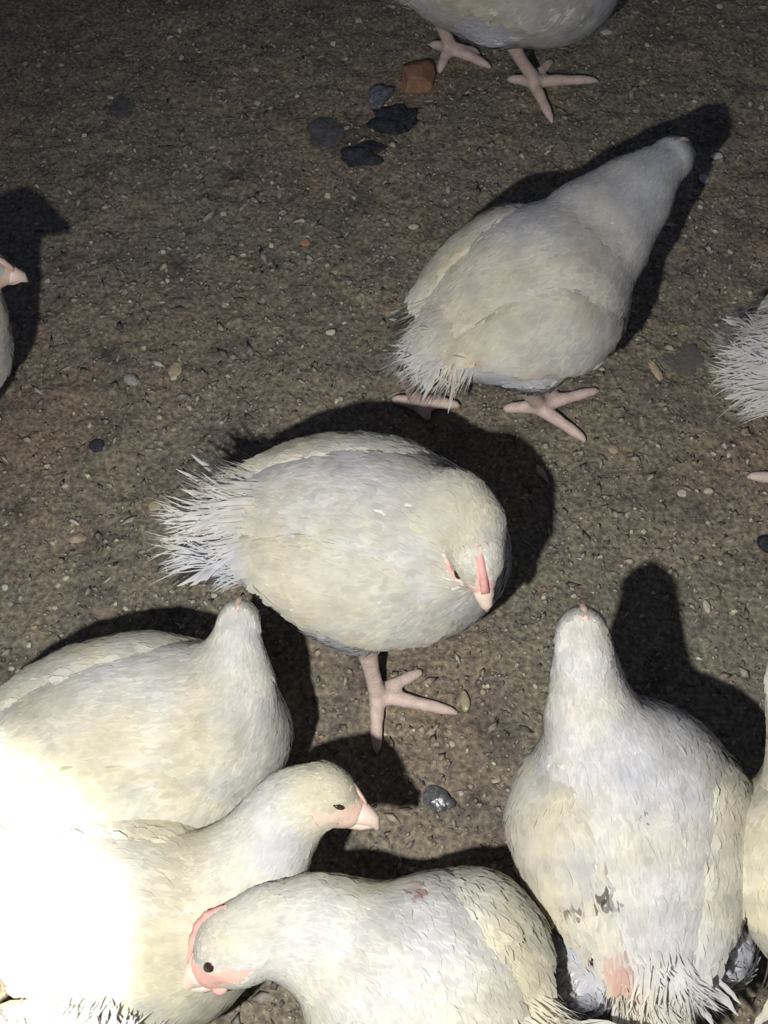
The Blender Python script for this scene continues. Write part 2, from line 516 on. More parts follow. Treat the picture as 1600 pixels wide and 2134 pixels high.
    def classify(X):
        best = np.full(len(X), 1e9); kd = np.zeros(len(X), int)
        fl = np.zeros((len(X), 3)); ws = np.zeros(len(X))
        for a, b, ra, rb, k in zip(PA, PB, RA, RB, KD):
            ab = b - a; t = np.clip(((X - a) @ ab) / (ab @ ab + 1e-12), 0, 1)
            d = np.linalg.norm(X - (a + t[:, None] * ab), axis=1) - (ra + (rb - ra) * t)
            m = d < best
            best[m] = d[m]; kd[m] = k
            wgt = np.exp(-np.clip(d, -.02, 1) / .012)
            fl += unit(ab) * wgt[:, None]; ws += wgt
        return kd, fl / ws[:, None]
    kd, _ = classify(co)
    soft = np.where(np.isin(kd, (0, 1, 3, 7)), 1.0, np.where(kd == 2, .6, .22))
    deg = np.bincount(ed.ravel(), minlength=nv).astype(float)
    for it in range(80):
        acc = np.zeros_like(co)
        for k in range(3):
            acc[:, k] = np.bincount(ed[:, 0], co[ed[:, 1], k], nv) + np.bincount(ed[:, 1], co[ed[:, 0], k], nv)
        av = acc / np.maximum(deg, 1)[:, None]
        st = (.55 * soft)[:, None]
        if it > 15: st = st * (kd != 2)[:, None]
        if it > 3: st = st * np.where(soft > .5, 1, .15)[:, None]
        co += (av - co) * st
    # place
    base = spine(np.array(.5)).copy(); base[2] = 0
    root = bpy.data.objects.new('chicken', None)
    root.location = base; root.empty_display_size = .1
    COL.objects.link(root)
    tag(root, label, 'chicken', 'white broiler chickens on the floor')
    bm_.vertices.foreach_set('co', (co - base).astype(np.float32).ravel())
    bm_.update()
    bm_.name = 'body'
    bm_.materials.clear()
    face_m = M_FACE_RED if spec.get('red') else M_FACE
    for m in (M_DOWN, M_LEG, face_m): bm_.materials.append(m)
    npoly = len(bm_.polygons)
    ls = np.empty(npoly, np.int32); bm_.polygons.foreach_get('loop_start', ls)
    vi = np.empty(len(bm_.loops), np.int32); bm_.loops.foreach_get('vertex_index', vi)
    kf = kd[vi[ls]]
    bm_.polygons.foreach_set('material_index', np.where(np.isin(kf, (4, 5)), 1, np.where(kf == 6, 2, 0)).astype(np.int32))
    bm_.polygons.foreach_set('use_smooth', [True] * npoly)
    body = link('body', bm_, None, root)
    # ---- plumage over the body
    def scatter(mesh_, coords, count, seed):
        rr_ = np.random.default_rng(seed)
        mesh_.calc_loop_triangles()
        T = np.empty(len(mesh_.loop_triangles) * 3, np.int32); mesh_.loop_triangles.foreach_get('vertices', T); T = T.reshape(-1, 3)
        a, b, c = coords[T[:, 0]], coords[T[:, 1]], coords[T[:, 2]]
        cr = np.cross(b - a, c - a); ar = np.linalg.norm(cr, axis=1)
        idx = rr_.choice(len(T), count, p=ar / ar.sum())
        u, v = rr_.random(count), rr_.random(count)
        fl = u + v > 1; u[fl] = 1 - u[fl]; v[fl] = 1 - v[fl]
        vn = np.empty(len(mesh_.vertices) * 3, np.float32); mesh_.vertices.foreach_get('normal', vn); vn = vn.reshape(-1, 3).astype(float)
        Pp = a[idx] + (b - a)[idx] * u[:, None] + (c - a)[idx] * v[:, None]
        w0 = (1 - u - v)[:, None]
        Nn = unit(vn[T[idx, 0]] * w0 + vn[T[idx, 1]] * u[:, None] + vn[T[idx, 2]] * v[:, None])
        return Pp, Nn
    def colours(Pp, n_, kd_=None, tn=(1, 1, 1)):
        c = np.ones((n_, 4)); c[:, :3] = tint * np.array(tn) * r.uniform(.86, 1.04, (n_, 1))
        if kd_ is not None: c[:, :3] *= np.where(np.isin(kd_, (3, 7))[:, None], np.array([.97, .985, 1.05]), 1.0)
        c[:, :3] *= np.array([1, .985, .96]) ** r.uniform(0, 1.2, (n_, 1))
        for (sx, sy, sz, sr, sc, st) in spec.get('stains_and_glare', []):  # dirt and plumage tones; on one bird also painted torch glare
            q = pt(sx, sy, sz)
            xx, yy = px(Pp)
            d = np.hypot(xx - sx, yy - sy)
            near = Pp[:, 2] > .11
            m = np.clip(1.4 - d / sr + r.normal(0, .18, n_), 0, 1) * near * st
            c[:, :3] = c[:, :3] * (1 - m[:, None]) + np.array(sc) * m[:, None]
        return c
    def plume(name, Pp, Nn, kd_, fl, parent, org, seed, size=1.0, tn=(1, 1, 1)):
        tab = {0: (.018, .0095, .032), 1: (.012, .0064, .04), 2: (.0065, .0040, .06), 3: (.018, .0055, .12), 7: (.030, .0070, .11)}
        ln = np.zeros(len(Pp)); wd = np.zeros(len(Pp)); lf = np.zeros(len(Pp))
        for k, (a, b, c) in tab.items():
            m = kd_ == k; ln[m] = a; wd[m] = b; lf[m] = c
        ln *= size; wd *= size
        grav = np.where((kd_ == 0) | (kd_ == 3) | (kd_ == 7), .35, .05)[:, None] * np.array([0, 0, -1.0])
        D = fl + grav * (1 - np.abs(Nn[:, 2:3]))
        # some wispy down that frays the outline
        fr = r.random(len(Pp)) < np.where(kd_ == 7, .40, np.where(kd_ == 3, .3, .12))
        wd = np.where(fr, wd * .22, wd); ln = np.where(fr, ln * np.where(kd_ == 7, 1.35, .85), ln); lf = np.where(fr, lf * 1.5 + .04, lf)
        Vv, lo, sta, tot, nvv, cc = make_feathers(Pp, Nn, D, ln, wd, lf, colours(Pp, len(Pp), kd_, tn), .90, seed, .032)
        m_ = fast_mesh(name, Vv - org, lo, sta, tot)
        at = m_.attributes.new('col', 'FLOAT_COLOR', 'POINT')
        at.data.foreach_set('color', cc.astype(np.float32).ravel())
        m_.polygons.foreach_set('use_smooth', [True] * len(tot))
        m_.normals_split_custom_set_from_vertices(nvv.astype(np.float32))
        o = link(name, m_, [M_FEATHER], parent)
        o['kind'] = 'stuff'
        return o
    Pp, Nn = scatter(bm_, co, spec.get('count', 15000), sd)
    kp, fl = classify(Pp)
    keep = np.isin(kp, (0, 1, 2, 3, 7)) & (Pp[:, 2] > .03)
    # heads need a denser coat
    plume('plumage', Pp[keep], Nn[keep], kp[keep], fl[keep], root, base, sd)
    hm = np.isin(kd, (1, 2))
    P2, N2 = scatter(bm_, co, spec.get('count', 15000) * 2, sd + 50)
    k2, f2 = classify(P2)
    kp2 = np.isin(k2, (1, 2))
    if kp2.sum() > 50:
        plume('head_plumage', P2[kp2], N2[kp2], k2[kp2], f2[kp2], root, base, sd + 3)
    # ---- wings
    for s in (1, -1):
        wt = np.linspace(spec.get('wing_end', .06), .86, 20)
        q = (wt - wt[0]) / (wt[-1] - wt[0])
        thc = (.80 + .54 * q) * s
        dl = np.interp(q, [0, .12, .35, .7, .9, 1], [.10, .30, .52, .56, .40, .10])
        thk = np.interp(q, [0, .2, .6, .9, 1], [.002, .005, .007, .006, .002])
        ring = 18
        Wv, Wf = [], []
        for i in range(20):
            for k in range(ring):
                a = 2 * math.pi * k / ring
                u = math.cos(a); h = math.sin(a)
                off = -.0065 + .0180 * (u + 1) / 2 - .015 * max(0, q[i] - .66) / .34 + thk[i] * h
                # hem of the folded wing stands off the body
                Wv.append(surf(wt[i], thc[i] + s * dl[i] * u * 1.0, off))
        for i in range(19):
            for k in range(ring):
                a = i * ring + k; b = i * ring + (k + 1) % ring
                Wf.append((a, b, b + ring, a + ring) if s < 0 else (a, a + ring, b + ring, b))
        Wf.append(tuple(range(ring)) if s > 0 else tuple(range(ring - 1, -1, -1)))
        e = 19 * ring
        Wf.append(tuple(range(e + ring - 1, e - 1, -1)) if s > 0 else tuple(range(e, e + ring)))
        Wv = np.array(Wv)
        wc = Wv.mean(0); 
        wm = mesh('wing', Wv - base, Wf)
        wo = link('wing', wm, [M_DOWN], root)
        bmw = bmesh.new(); bmw.from_mesh(wm); bmesh.ops.recalc_face_normals(bmw, faces=bmw.faces); bmw.to_mesh(wm); bmw.free()
        Pw, Nw = scatter(wm, Wv, spec.get('count', 15000) // 6, sd + 9 + s)
        c_out = spine(np.full(len(Pw), .5))
        rad = Pw - (Rm + ax * ((Pw - Rm) @ ax)[:, None])
        ok = np.sum(unit(rad) * Nw, 1) > .35
        Pw, Nw = Pw[ok], Nw[ok]
        flw = np.tile(-ax, (len(Pw), 1)) - up * .25
        plume('wing_plumage', Pw, Nw, np.zeros(len(Pw), int), flw, wo, base, sd + 20 + s, .95, (1.0, .985, .91))
        # flight feathers showing below the coverts at the back of the wing
        for k in range(6):
            t0 = .05 + .055 * k; qq = (t0 - wt[0]) / (wt[-1] - wt[0])
            th0 = (.80 + .54 * qq) * s + s * np.interp(qq, [0, .12, .35, .7, .9, 1], [.10, .30, .52, .56, .40, .10]) * .80
            p0 = surf(np.array(t0 + .15), np.array(th0 - s * .17), -.001); p1 = surf(np.array(max(t0 - .08, .07)), np.array(th0 - s * .10), -.003)
            d = unit(p1 - p0); nrm = unit(surf(np.array(t0), np.array(th0), .02) - surf(np.array(t0), np.array(th0), 0.))
            sdv = unit(np.cross(nrm, d)); nrm = np.cross(d, sdv)
            bv, bf = blade(np.linalg.norm(p1 - p0) * 1.02, .015, 8, .05, sd * 31 + k)
            bw = p0 + bv[:, :1] * d + bv[:, 1:2] * sdv + bv[:, 2:3] * nrm
            fm = mesh('flight_feather', bw - base, bf)
            at = fm.attributes.new('col', 'FLOAT_COLOR', 'POINT')
            at.data.foreach_set('color', colours(bw, len(bw)).astype(np.float32).ravel())
            fm.normals_split_custom_set_from_vertices(np.tile(nrm, (len(bw), 1)).astype(np.float32))
            link('flight_feather', fm, [M_FEATHER], wo)
    # ---- tail
    nt_ = spec.get('tail_n', 12)
    tl = spec.get('tail_len', .062)
    td = unit(np.array(spec.get('tail_dir', -ax + UP * .12)))
    tsd = unit(np.cross(td, UP)); tup = np.cross(tsd, td)
    for k in range(nt_):
        a = (k - (nt_ - 1) / 2) / max(1, (nt_ - 1) / 2)
        lift_ = r.uniform(-.45, .45)
        d = unit(td + tsd * a * spec.get('tail_fan', .55) + tup * (lift_ * .6))
        p0 = spine(np.array(.12)) + tsd * a * rw * .36 + tup * lift_ * rw * .35
        sdv = unit(np.cross(tup, d)); nrm = np.cross(d, sdv)
        bv, bf = blade(tl * r.uniform(.75, 1.2) + .018, .0125 * r.uniform(.5, 1.3), 12, r.uniform(-.12, .25), sd * 77 + k, .55)
        bw = p0 + bv[:, :1] * d + bv[:, 1:2] * sdv + bv[:, 2:3] * nrm
        fm = mesh('tail_feather', bw - base, bf)
        at = fm.attributes.new('col', 'FLOAT_COLOR', 'POINT')
        at.data.foreach_set('color', colours(bw, len(bw)).astype(np.float32).ravel())
        link('tail_feather', fm, [M_FEATHER], root)
    nf = spec.get('fluff', 1500)
    tq = r.uniform(0.0, .20, nf); th_ = r.uniform(0, 6.283, nf)
    Pf = surf(tq, th_, -.004)
    Nf = unit(Pf - spine(tq))
    cl = r.integers(0, 60, nf); ca, cb, cc_ = r.normal(0, .26, 60), r.normal(0, .16, 60), r.normal(0, .16, 60)
    a_ = (ca[cl] + r.normal(0, .10, nf))[:, None]; b_ = (cb[cl] + r.normal(0, .08, nf))[:, None]
    tq = np.clip(np.interp(cl, [0, 59], [0.0, .13]) + r.normal(0, .012, nf), 0, .2); th_ = (cl * 2.399) % 6.283 + r.normal(0, .16, nf)
    Pf = surf(tq, th_, .0005); Nf = unit(Pf - spine(tq))
    Df = unit(td + tsd * a_ + tup * b_ + Nf * .06)
    lenf = r.uniform(.45, 1.0, nf) * r.uniform(.012, .050, 60)[cl] * spec.get('fluff_len', 1.0) + .008
    Sf = unit(np.cross(Df, Nf)); wf = r.uniform(.0009, .0024, nf)[:, None]
    cv = (cc_[cl] + r.normal(0, .10, nf))[:, None]
    vs = []
    for t_, w_ in ((0, 1), (.3, 1), (.62, .7), (.85, .35)):
        c_ = Pf + Df * lenf[:, None] * t_ + Nf * lenf[:, None] * cv * t_ * t_ + Sf * lenf[:, None] * cv[::-1] * t_ * t_
        vs += [c_ - Sf * wf * w_, c_ + Sf * wf * w_]
    vs.append(Pf + Df * lenf[:, None] + Nf * lenf[:, None] * cv + Sf * lenf[:, None] * cv[::-1])
    Vf = np.stack(vs, 1).reshape(-1, 3)
    b9 = 9 * np.arange(nf)[:, None]
    Qf = np.concatenate([b9 + np.array([[0, 1, 3, 2]]), b9 + np.array([[2, 3, 5, 4]]), b9 + np.array([[4, 5, 7, 6]])], 0)
    Tf = b9 + np.array([[6, 7, 8]])
    totf = np.concatenate([np.full(len(Qf), 4), np.full(len(Tf), 3)])
    fm = fast_mesh('tail_fluff', Vf - base, np.concatenate([Qf.ravel(), Tf.ravel()]), np.concatenate([[0], np.cumsum(totf)[:-1]]), totf)
    at = fm.attributes.new('col', 'FLOAT_COLOR', 'POINT')
    at.data.foreach_set('color', np.repeat(colours(Pf, nf), 9, 0).astype(np.float32).ravel())
    fm.polygons.foreach_set('use_smooth', [True] * len(totf))
    nfl = np.repeat(unit(Nf * .6 + np.array([0, 0, .5]) - td * .2), 9, 0)
    fm.normals_split_custom_set_from_vertices(nfl.astype(np.float32))
    link('tail_fluff', fm, [M_FEATHER], root)['kind'] = 'stuff'
    # ---- head furniture
    bl = spec.get('beak_len', .020) * g
    Bv, Bf = [], []
    b0 = hc + (hf * .029 - hu * .003) * g
    tube(Bv, Bf, [b0 - hf * .004, b0 + hf * bl * .35 + hu * .001 * g, b0 + hf * bl * .72 - hu * .0005 * g, b0 + hf * bl - hu * .0055 * g],
         np.array([.0098, .0082, .0055, .0016]) * g, 12)
    bo = link('beak', mesh('beak', np.array(Bv) - base, Bf), [M_BEAK], root)
    Bv, Bf = [], []
    b1 = hc + (hf * .029 - hu * .0092) * g
    tube(Bv, Bf, [b1 - hf * .004, b1 + hf * bl * .4, b1 + hf * bl * .78 + hu * .001 * g], np.array([.0068, .0050, .0018]) * g, 10)
    link('lower_beak', mesh('lower_beak', np.array(Bv) - base, Bf), [M_BEAK], bo)
    cm = M_COMB if spec.get('red') else M_COMB_PALE
    chh = spec.get('comb', .0035)
    Cv, Cf = [], []
    K = 13
    for i in range(K):
        q = i / (K - 1)
        o_ = hc + (hf * (.034 - .040 * q) + hu * (.0075 + .0145 * math.sin(min(1, q * 1.25) * math.pi / 2))) * g
        hgt = (chh * (0.35 + math.sin(math.pi * q) * .8) * (1 + .12 * math.cos(q * math.pi * 9)) + .001) * g
        wv = .0034 * g
        for dx, hh in ((-1, -.002), (-.9, hgt * .6), (0, hgt), (.9, hgt * .6), (1, -.002)):
            Cv.append(o_ + hs * dx * wv + hu * (hh if hh < 0 else hh - .001))
    for i in range(K - 1):
        for k in range(4):
            a = i * 5 + k
            Cf.append((a, a + 1, a + 6, a + 5))
        Cf.append((i * 5 + 4, i * 5, i * 5 + 5, i * 5 + 9))
    Cf += [(0, 4, 3, 2, 1), tuple((K - 1) * 5 + k for k in range(5))]
    link('comb', mesh('comb', np.array(Cv) - base, Cf), [cm], root)
    for s in (-1, 1):
        Ev, Ef = [], []
        ec = hc + (hf * .0135 + hs * s * .0178 + hu * .004) * g
        ellipsoid(Ev, Ef, ec, np.array([hf * .0050, hs * .0034, hu * (.0034 if spec.get('red') else .0021)]) * g, 12, 8)
        link('eye', mesh('eye', np.array(Ev) - base, Ef), [M_EYE], root)
        if not spec.get('red'): continue
        Wv, Wf = [], []
        ec = hc + (hf * .024 + hs * s * .0075 - hu * .0135) * g
        ellipsoid(Wv, Wf, ec, np.array([hf * .005, hs * .0025, hu * .0042]) * g, 12, 8)
        link('wattle', mesh('wattle', np.array(Wv) - base, Wf), [cm], root)
    return root

PINK = (.80, .45, .42)
# top of the picture: walking to the right, only the lower half in view
chicken('white chicken cut off by the top edge, pink feet beside the brick chunk', dict(
    seed=11, rump=pt(800, -85, .20), breast=pt(1300, -45, .165), rw=.098, rh=.098, tint=(.95, .95, .97), tail_len=.005, fluff_len=.35, count=9000,
    neck=[(pt(1330, -150, .24), .045)], head=pt(1400, -230, .29), beak=pt(1470, -225, .28),
    legs=[dict(foot=pt(935, 112), side=1, toes=[pt(1025, 148), pt(1000, 118), pt(914, 158), pt(895, 100)]),
          dict(foot=pt(1108, 182), side=-1, toes=[pt(1248, 174), pt(1150, 132), pt(1150, 262), pt(1055, 172)])]))
# upper right: walking away to the upper right
chicken('white chicken walking away with stretched neck, tattered tail and a bare pink flank', dict(
    seed=12, rump=pt(868, 728, .165), breast=pt(1290, 545, .175), rw=.096, rh=.094, taper=.15, fluff_len=.8,
    neck=[(pt(1235, 495, .20), .068), (pt(1315, 412, .21), .050)], head=pt(1395, 335, .215), beak=pt(1470, 305, .185), head_scale=1.15,
    tail_len=.035, tail_dir=(pt(800, 790, .14) - pt(905, 705, .185)), tail_fan=.9,
    stains_and_glare=[(1080, 660, 0, 130, (.80, .76, .65), .5), (1260, 440, 0, 100, (.80, .80, .84), .6), (1045, 790, 0, 45, (.80, .82, .90), .8), (1240, 680, 0, 60, (.78, .78, .80), .5), (1005, 745, .12, 13, PINK, .7), (995, 800, .1, 16, (.75, .5, .42), .6), (930, 800, .1, 40, (.8, .66, .55), .5)],
    legs=[dict(foot=pt(868, 850), side=1, toes=[pt(960, 850), pt(925, 835), pt(895, 880), pt(815, 838)]),
          dict(foot=pt(1118, 858), side=-1, toes=[pt(1250, 818), pt(1160, 820), pt(1222, 925), pt(1045, 858)])]))
# centre: side view, head bowed
chicken('white chicken in the centre standing side-on with its head bowed to its breast', dict(
    seed=13, rump=pt(440, 1085, .195), breast=pt(1060, 1180, .165), rw=.096, rh=.094, tint=(1.0, 1.0, .99),
    neck=[(pt(940, 1070, .247), .046), (pt(992, 1090, .257), .031)], head=pt(992, 1150, .26), beak=pt(1020, 1290, .228),
    head_up=(.05, -.55, .8), head_scale=1.15, neck_from=.76, red=True, comb=.0025, fluff_len=1.3,
    stains_and_glare=[(470, 1190, 0, 75, (.74, .77, .86), .8), (575, 1290, 0, 65, (.76, .79, .87), .8), (680, 1330, 0, 45, (.78, .80, .87), .7), (565, 1120, 0, 70, (.85, .80, .62), .55), (700, 1240, 0, 110, (.85, .82, .70), .4), (955, 1105, 0, 65, (.86, .83, .64), .55), (870, 1060, 0, 90, (.78, .79, .84), .5)],
    tail_len=.055, tail_fan=.7, tail_dir=(-1, 0.02, .12), tail_n=14,
    legs=[dict(foot=pt(785, 1455), side=-1, hock=pt(764, 1352, .078), toes=[pt(955, 1490), pt(882, 1402), pt(785, 1575), pt(768, 1398)]),
          dict(foot=pt(720, 1290), side=1)]))
# left: head turned away
chicken('cream-white chicken at the left edge facing away with only the back of its head showing', dict(
    seed=14, rump=pt(-70, 1605, .175), breast=pt(605, 1508, .155), rw=.09, rh=.088, fluff_len=.4, tint=(1, 1, .96),
    stains_and_glare=[(420, 1560, 0, 70, (.86, .81, .62), .45), (230, 1580, 0, 90, (.86, .82, .64), .45), (500, 1470, 0, 50, (.80, .81, .86), .5), (150, 1440, 0, 80, (.80, .81, .84), .5)],
    neck=[(pt(490, 1430, .21), .040), (pt(492, 1345, .225), .027)], head=pt(497, 1297, .235), beak=pt(510, 1224, .205), neck_from=.80, head_scale=.86))
# lower left: in the glare of the torch
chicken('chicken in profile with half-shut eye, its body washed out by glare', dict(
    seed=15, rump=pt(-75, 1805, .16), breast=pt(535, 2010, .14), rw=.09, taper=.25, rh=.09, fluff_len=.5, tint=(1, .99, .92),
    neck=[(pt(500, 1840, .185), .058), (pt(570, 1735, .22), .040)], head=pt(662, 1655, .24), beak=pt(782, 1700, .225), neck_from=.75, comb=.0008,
    stains_and_glare=[(660, 1635, 0, 65, (.80, .76, .54), .55), (575, 1765, 0, 65, (.86, .88, .93), .7), (360, 1720, 0, 70, (.86, .78, .52), .5), (400, 2050, 0, 120, (.86, .82, .58), .5)],  # yellow patches paint the torch's clipped glare fringe into neck and breast
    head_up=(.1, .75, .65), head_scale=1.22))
# bottom: red comb, head to the left
chicken('chicken with red comb and pink face bending its head left at the bottom edge', dict(
    seed=16, rump=pt(1095, 2250, .20), breast=pt(725, 1952, .165), rw=.104, rh=.100, tint=(1, 1, .97),
    neck=[(pt(650, 1945, .22), .052), (pt(570, 1930, .235), .036)], head=pt(505, 1965, .235), beak=pt(385, 2035, .205), red=True, comb=.0045, neck_from=.80,
    stains_and_glare=[(500, 1920, 0, 80, (.82, .80, .64), .5), (880, 1850, 0, 90, (.80, .80, .82), .3), (840, 1862, 0, 10, (.5, .2, .14), .8)],
    head_up=(-.35, .7, .6), head_scale=1.45))
# lower right: seen from behind
chicken('large white chicken seen from behind with dark dirt spots on its back', dict(
    seed=17, rump=pt(1378, 2110, .18), breast=pt(1275, 1470, .17), rw=.100, rh=.094, taper=.32, fluff_len=.7,
    lumps=[(pt(1205, 2000, .13), (.036, .05, .05)), (pt(1497, 1965, .12), (.034, .045, .05))], tint=(.97, .975, 1.0),
    neck=[(pt(1240, 1510, .24), .046), (pt(1223, 1420, .275), .034)], head=pt(1213, 1325, .31), beak=pt(1205, 1255, .285), head_scale=1.0,
    tail_dir=(pt(1390, 2150, .17) - pt(1345, 2010, .19)), tail_fan=.5, tail_len=.035,
    stains_and_glare=[(1205, 1790, 0, 60, (.74, .77, .90), .6), (1200, 2010, 0, 70, (.76, .78, .88), .6), (1110, 1720, 0, 80, (.84, .82, .74), .5), (1262, 1850, .28, 22, (.14, .13, .12), 1), (1190, 1880, .26, 17, (.2, .19, .19), .95), (1326, 1683, .29, 12, (.25, .24, .23), .9), (1290, 2010, .2, 32, PINK, .7)]))
# right edge, lower
chicken('white chicken cut off by the right edge beside the dirt-spotted one', dict(
    seed=18, rump=pt(1755, 2080, .19), breast=pt(1755, 1590, .17), rw=.098, rh=.095, tint=(1, .99, .94),
    neck=[(pt(1715, 1600, .24), .050), (pt(1675, 1480, .28), .034)], head=pt(1655, 1400, .31), beak=pt(1660, 1325, .29)))
# right edge, middle
chicken('white chicken at the right edge showing only its ragged tail end and a toe', dict(
    seed=19, rump=pt(1555, 745, .19), breast=pt(2010, 770, .175), rw=.100, rh=.098, tint=(.97, .97, .97),
    neck=[(pt(1990, 650, .25), .045)], head=pt(2040, 560, .30), beak=pt(2120, 570, .28), tail_len=.035, tail_fan=.4, tail_dir=(-1, -.12, -.05), tail_n=14,
    legs=[dict(foot=pt(1660, 1010), side=-1, toes=[pt(1780, 1030), pt(1740, 960), pt(1700, 1090), pt(1552, 998)]),
          dict(foot=pt(1760, 860), side=1)]))
# left edge, upper
chicken('chicken at the left edge showing only its beak tip and breast', dict(
    seed=20, rump=pt(-480, 720, .21), breast=pt(0, 748, .205), rw=.095, rh=.095,
    neck=[(pt(-75, 660, .28), .045), (pt(-70, 610, .32), .034)], head=pt(-50, 560, .355), beak=pt(44, 572, .34), neck_from=.82))
# bottom left corner
chicken('glaring white chicken in the bottom left corner with raised tail', dict(
    seed=21, rump=pt(245, 2115, .165), breast=pt(95, 2460, .15), rw=.098, rh=.095,
    neck=[(pt(40, 2480, .22), .05)], head=pt(0, 2560, .27), beak=pt(-40, 2640, .24), tail_dir=(pt(245, 2030, .21) - pt(215, 2130, .17)), tail_len=.02, tail_fan=.4, fluff_len=.5, fluff=500))
# ------------------------------------------------------------------ loose things lying on the floor
def lump(name, label, cat, x, y, wpx, hpx, ang, th, mat, seed=0, group=None, rough=.22, facets=1.0, sub=2, sink=.25, lob=0.0, square=1.0):
    """irregular stone or clod; wpx, hpx its size in photo pixels, ang its turn in degrees, th its height in metres"""
    c = pt(x, y, 0); sc = np.linalg.norm(c - _C) / _f
    r = np.random.default_rng(seed + 500); ph = seed * 1.7
    bm = bmesh.new()
    bmesh.ops.create_icosphere(bm, subdivisions=sub, radius=1.0)
    dirs = unit(r.normal(0, 1, (9, 3))); amp = r.uniform(.55, 1.0, 9)
    for v in bm.verts:
        p = np.array(v.co); p = p / np.linalg.norm(p)
        k = 1.0
        for d, a in zip(dirs, amp):        # cut facets
            q = p @ d
            if q > 0.3: k = min(k, a / q * facets if a / q < 1 else k)
        k *= 1 + rough * .35 * (r.random() - .5) + lob * (math.sin(3.1 * p[0] + 4.3 * p[1] + ph) * .6 + math.sin(6.7 * p[1] - 5.2 * p[0] + 2.1 * p[2] + ph * 2) * .4)
        p = np.sign(p) * np.abs(p) ** square
        v.co = Vector(p * k)
    a = math.radians(ang)
    bz = float(ground_h(np.array(c[0]), np.array(c[1])))
    hw, hh = wpx * sc / 2, hpx * sc / 2 / .85
    for v in bm.verts:
        X, Y, Z = v.co.x * hw, v.co.y * hh, v.co.z * th / 2
        v.co = Vector((X * math.cos(a) - Y * math.sin(a), X * math.sin(a) + Y * math.cos(a), Z + th / 2 * (1 - sink) ))
    me = bpy.data.meshes.new(name); bm.to_mesh(me); bm.free()
    if facets >= 1 and rough < .2:
        me.polygons.foreach_set('use_smooth', [True] * len(me.polygons))
    o = link(name, me, [mat]); o.location = (c[0], c[1], bz)
    return tag(o, label, cat, group)
def flat_mat(name, c, rough=.85, spec=.2, k=.7):
    return noisy(name, tuple(v * k for v in c), c, 220, rough, .5, spec, 0, 500)
M_BRICK = noisy('fired_brick', (.27, .145, .09), (.35, .20, .13), 90, .95, .8, .1)
M_COAL = noisy('charcoal', (.018, .019, .026), (.05, .052, .065), 120, .75, .8, .3)
M_SLATE = noisy('dark_slate', (.10, .11, .13), (.20, .21, .24), 120, .8, .8, .3)
M_CLOD = noisy('damp_clod', (.085, .080, .085), (.135, .125, .125), 150, .95, .8, .1)
M_DUNG = noisy('caked_dung', (.125, .115, .105), (.165, .15, .13), 150, .95, .9, .1)
M_PALE = flat_mat('pale_wood', (.62, .56, .44)); M_TAN = flat_mat('tan_chip', (.50, .41, .28)); M_ORANGE = flat_mat('orange_chip', (.50, .30, .18))
M_CREAM = flat_mat('cream_chip', (.72, .70, .50)); M_GREYS = flat_mat('grey_stone', (.40, .39, .35)); M_WHITE = flat_mat('white_dropping', (.62, .64, .62))
M_SHINY = noisy('glossy_pellet', (.34, .31, .20), (.50, .46, .32), 120, .18, 0, .7)
M_WET = noisy('glossy_dark_stone', (.06, .065, .07), (.16, .16, .17), 160, .12, .3, .8)
lump('brick_chunk', 'reddish brown chunk of broken brick near the top edge', 'brick', 868, 171, 88, 66, 3, .030, M_BRICK, 1, None, .12, 1.0, 4, .25, .0, .72)
lump('stone', 'blue-grey stone standing just below the brick chunk', 'stone', 792, 214, 48, 62, -20, .022, M_SLATE, 2, None, .5, 1.0, 3, .25, .22)
lump('coal_lump', 'crumbled black charcoal lump right below the blue-grey stone', 'coal', 815, 262, 92, 62, 10, .018, M_COAL, 3, None, 1.1, 1.0, 3, .25, .30)
lump('clod', 'flat dark grey clod left of the charcoal lumps', 'clod', 680, 278, 92, 72, 25, .010, M_CLOD, 4, None, .7, 1.0, 3, .4, .25)
lump('coal_lump', 'wedge-shaped black charcoal lump, the lowest of the dark cluster', 'coal', 754, 330, 96, 50, 12, .020, M_COAL, 5, None, .7, 1.0, 3, .25, .28)
lump('clod', 'dull dark clod alone in the upper left of the floor', 'clod', 252, 228, 64, 46, 15, .007, M_CLOD, 6, None, .8, 1.0, 3, .45, .25)
lump('clod', 'small bluish-black clod left of the central chicken tail', 'clod', 203, 932, 36, 30, 0, .009, M_COAL, 7, None, .5)
lump('clod', 'dark clod cut off by the right edge below the lone toe', 'clod', 1596, 1132, 36, 46, 20, .012, M_COAL, 8, None, .5)
lump('clod', 'greyish patch of caked dung right of the walking chicken', 'clod', 1418, 762, 84, 76, 0, .004, M_DUNG, 9, None, .8, 1.0, 3, .6, .25)
lump('pellet', 'glossy olive pellet at the toe tip of the central chicken', 'pellet', 968, 1468, 22, 44, 8, .011, M_SHINY, 10, None, .05, 1.0, 3, .1)
lump('stone', 'wet glossy dark stone between the profile head and the spotted chicken', 'stone', 912, 1672, 70, 52, -5, .016, M_WET, 11, None, .25, 1.0, 3, .35, .18)
lump('dropping', 'whitish dropping under the breast of the topmost chicken', 'dropping', 1263, 68, 26, 16, 10, .006, M_WHITE, 12)
lump('dropping', 'pale round dropping beside the stretched-out chicken head', 'dropping', 1466, 374, 22, 24, 0, .008, M_WHITE, 13)
lump('dropping', 'flat pale dropping near the stretched-out head shadow', 'dropping', 1492, 332, 28, 18, 20, .005, M_WHITE, 14)
lump('seed', 'pale yellow-green seed alone in the middle of the floor', 'seed', 688, 697, 26, 18, 25, .008, M_CREAM, 15, None, .1, 1.0, 2)
lump('stick', 'short pale stick below the breast of the walking chicken', 'stick', 1364, 772, 20, 56, 20, .008, M_TAN, 16)
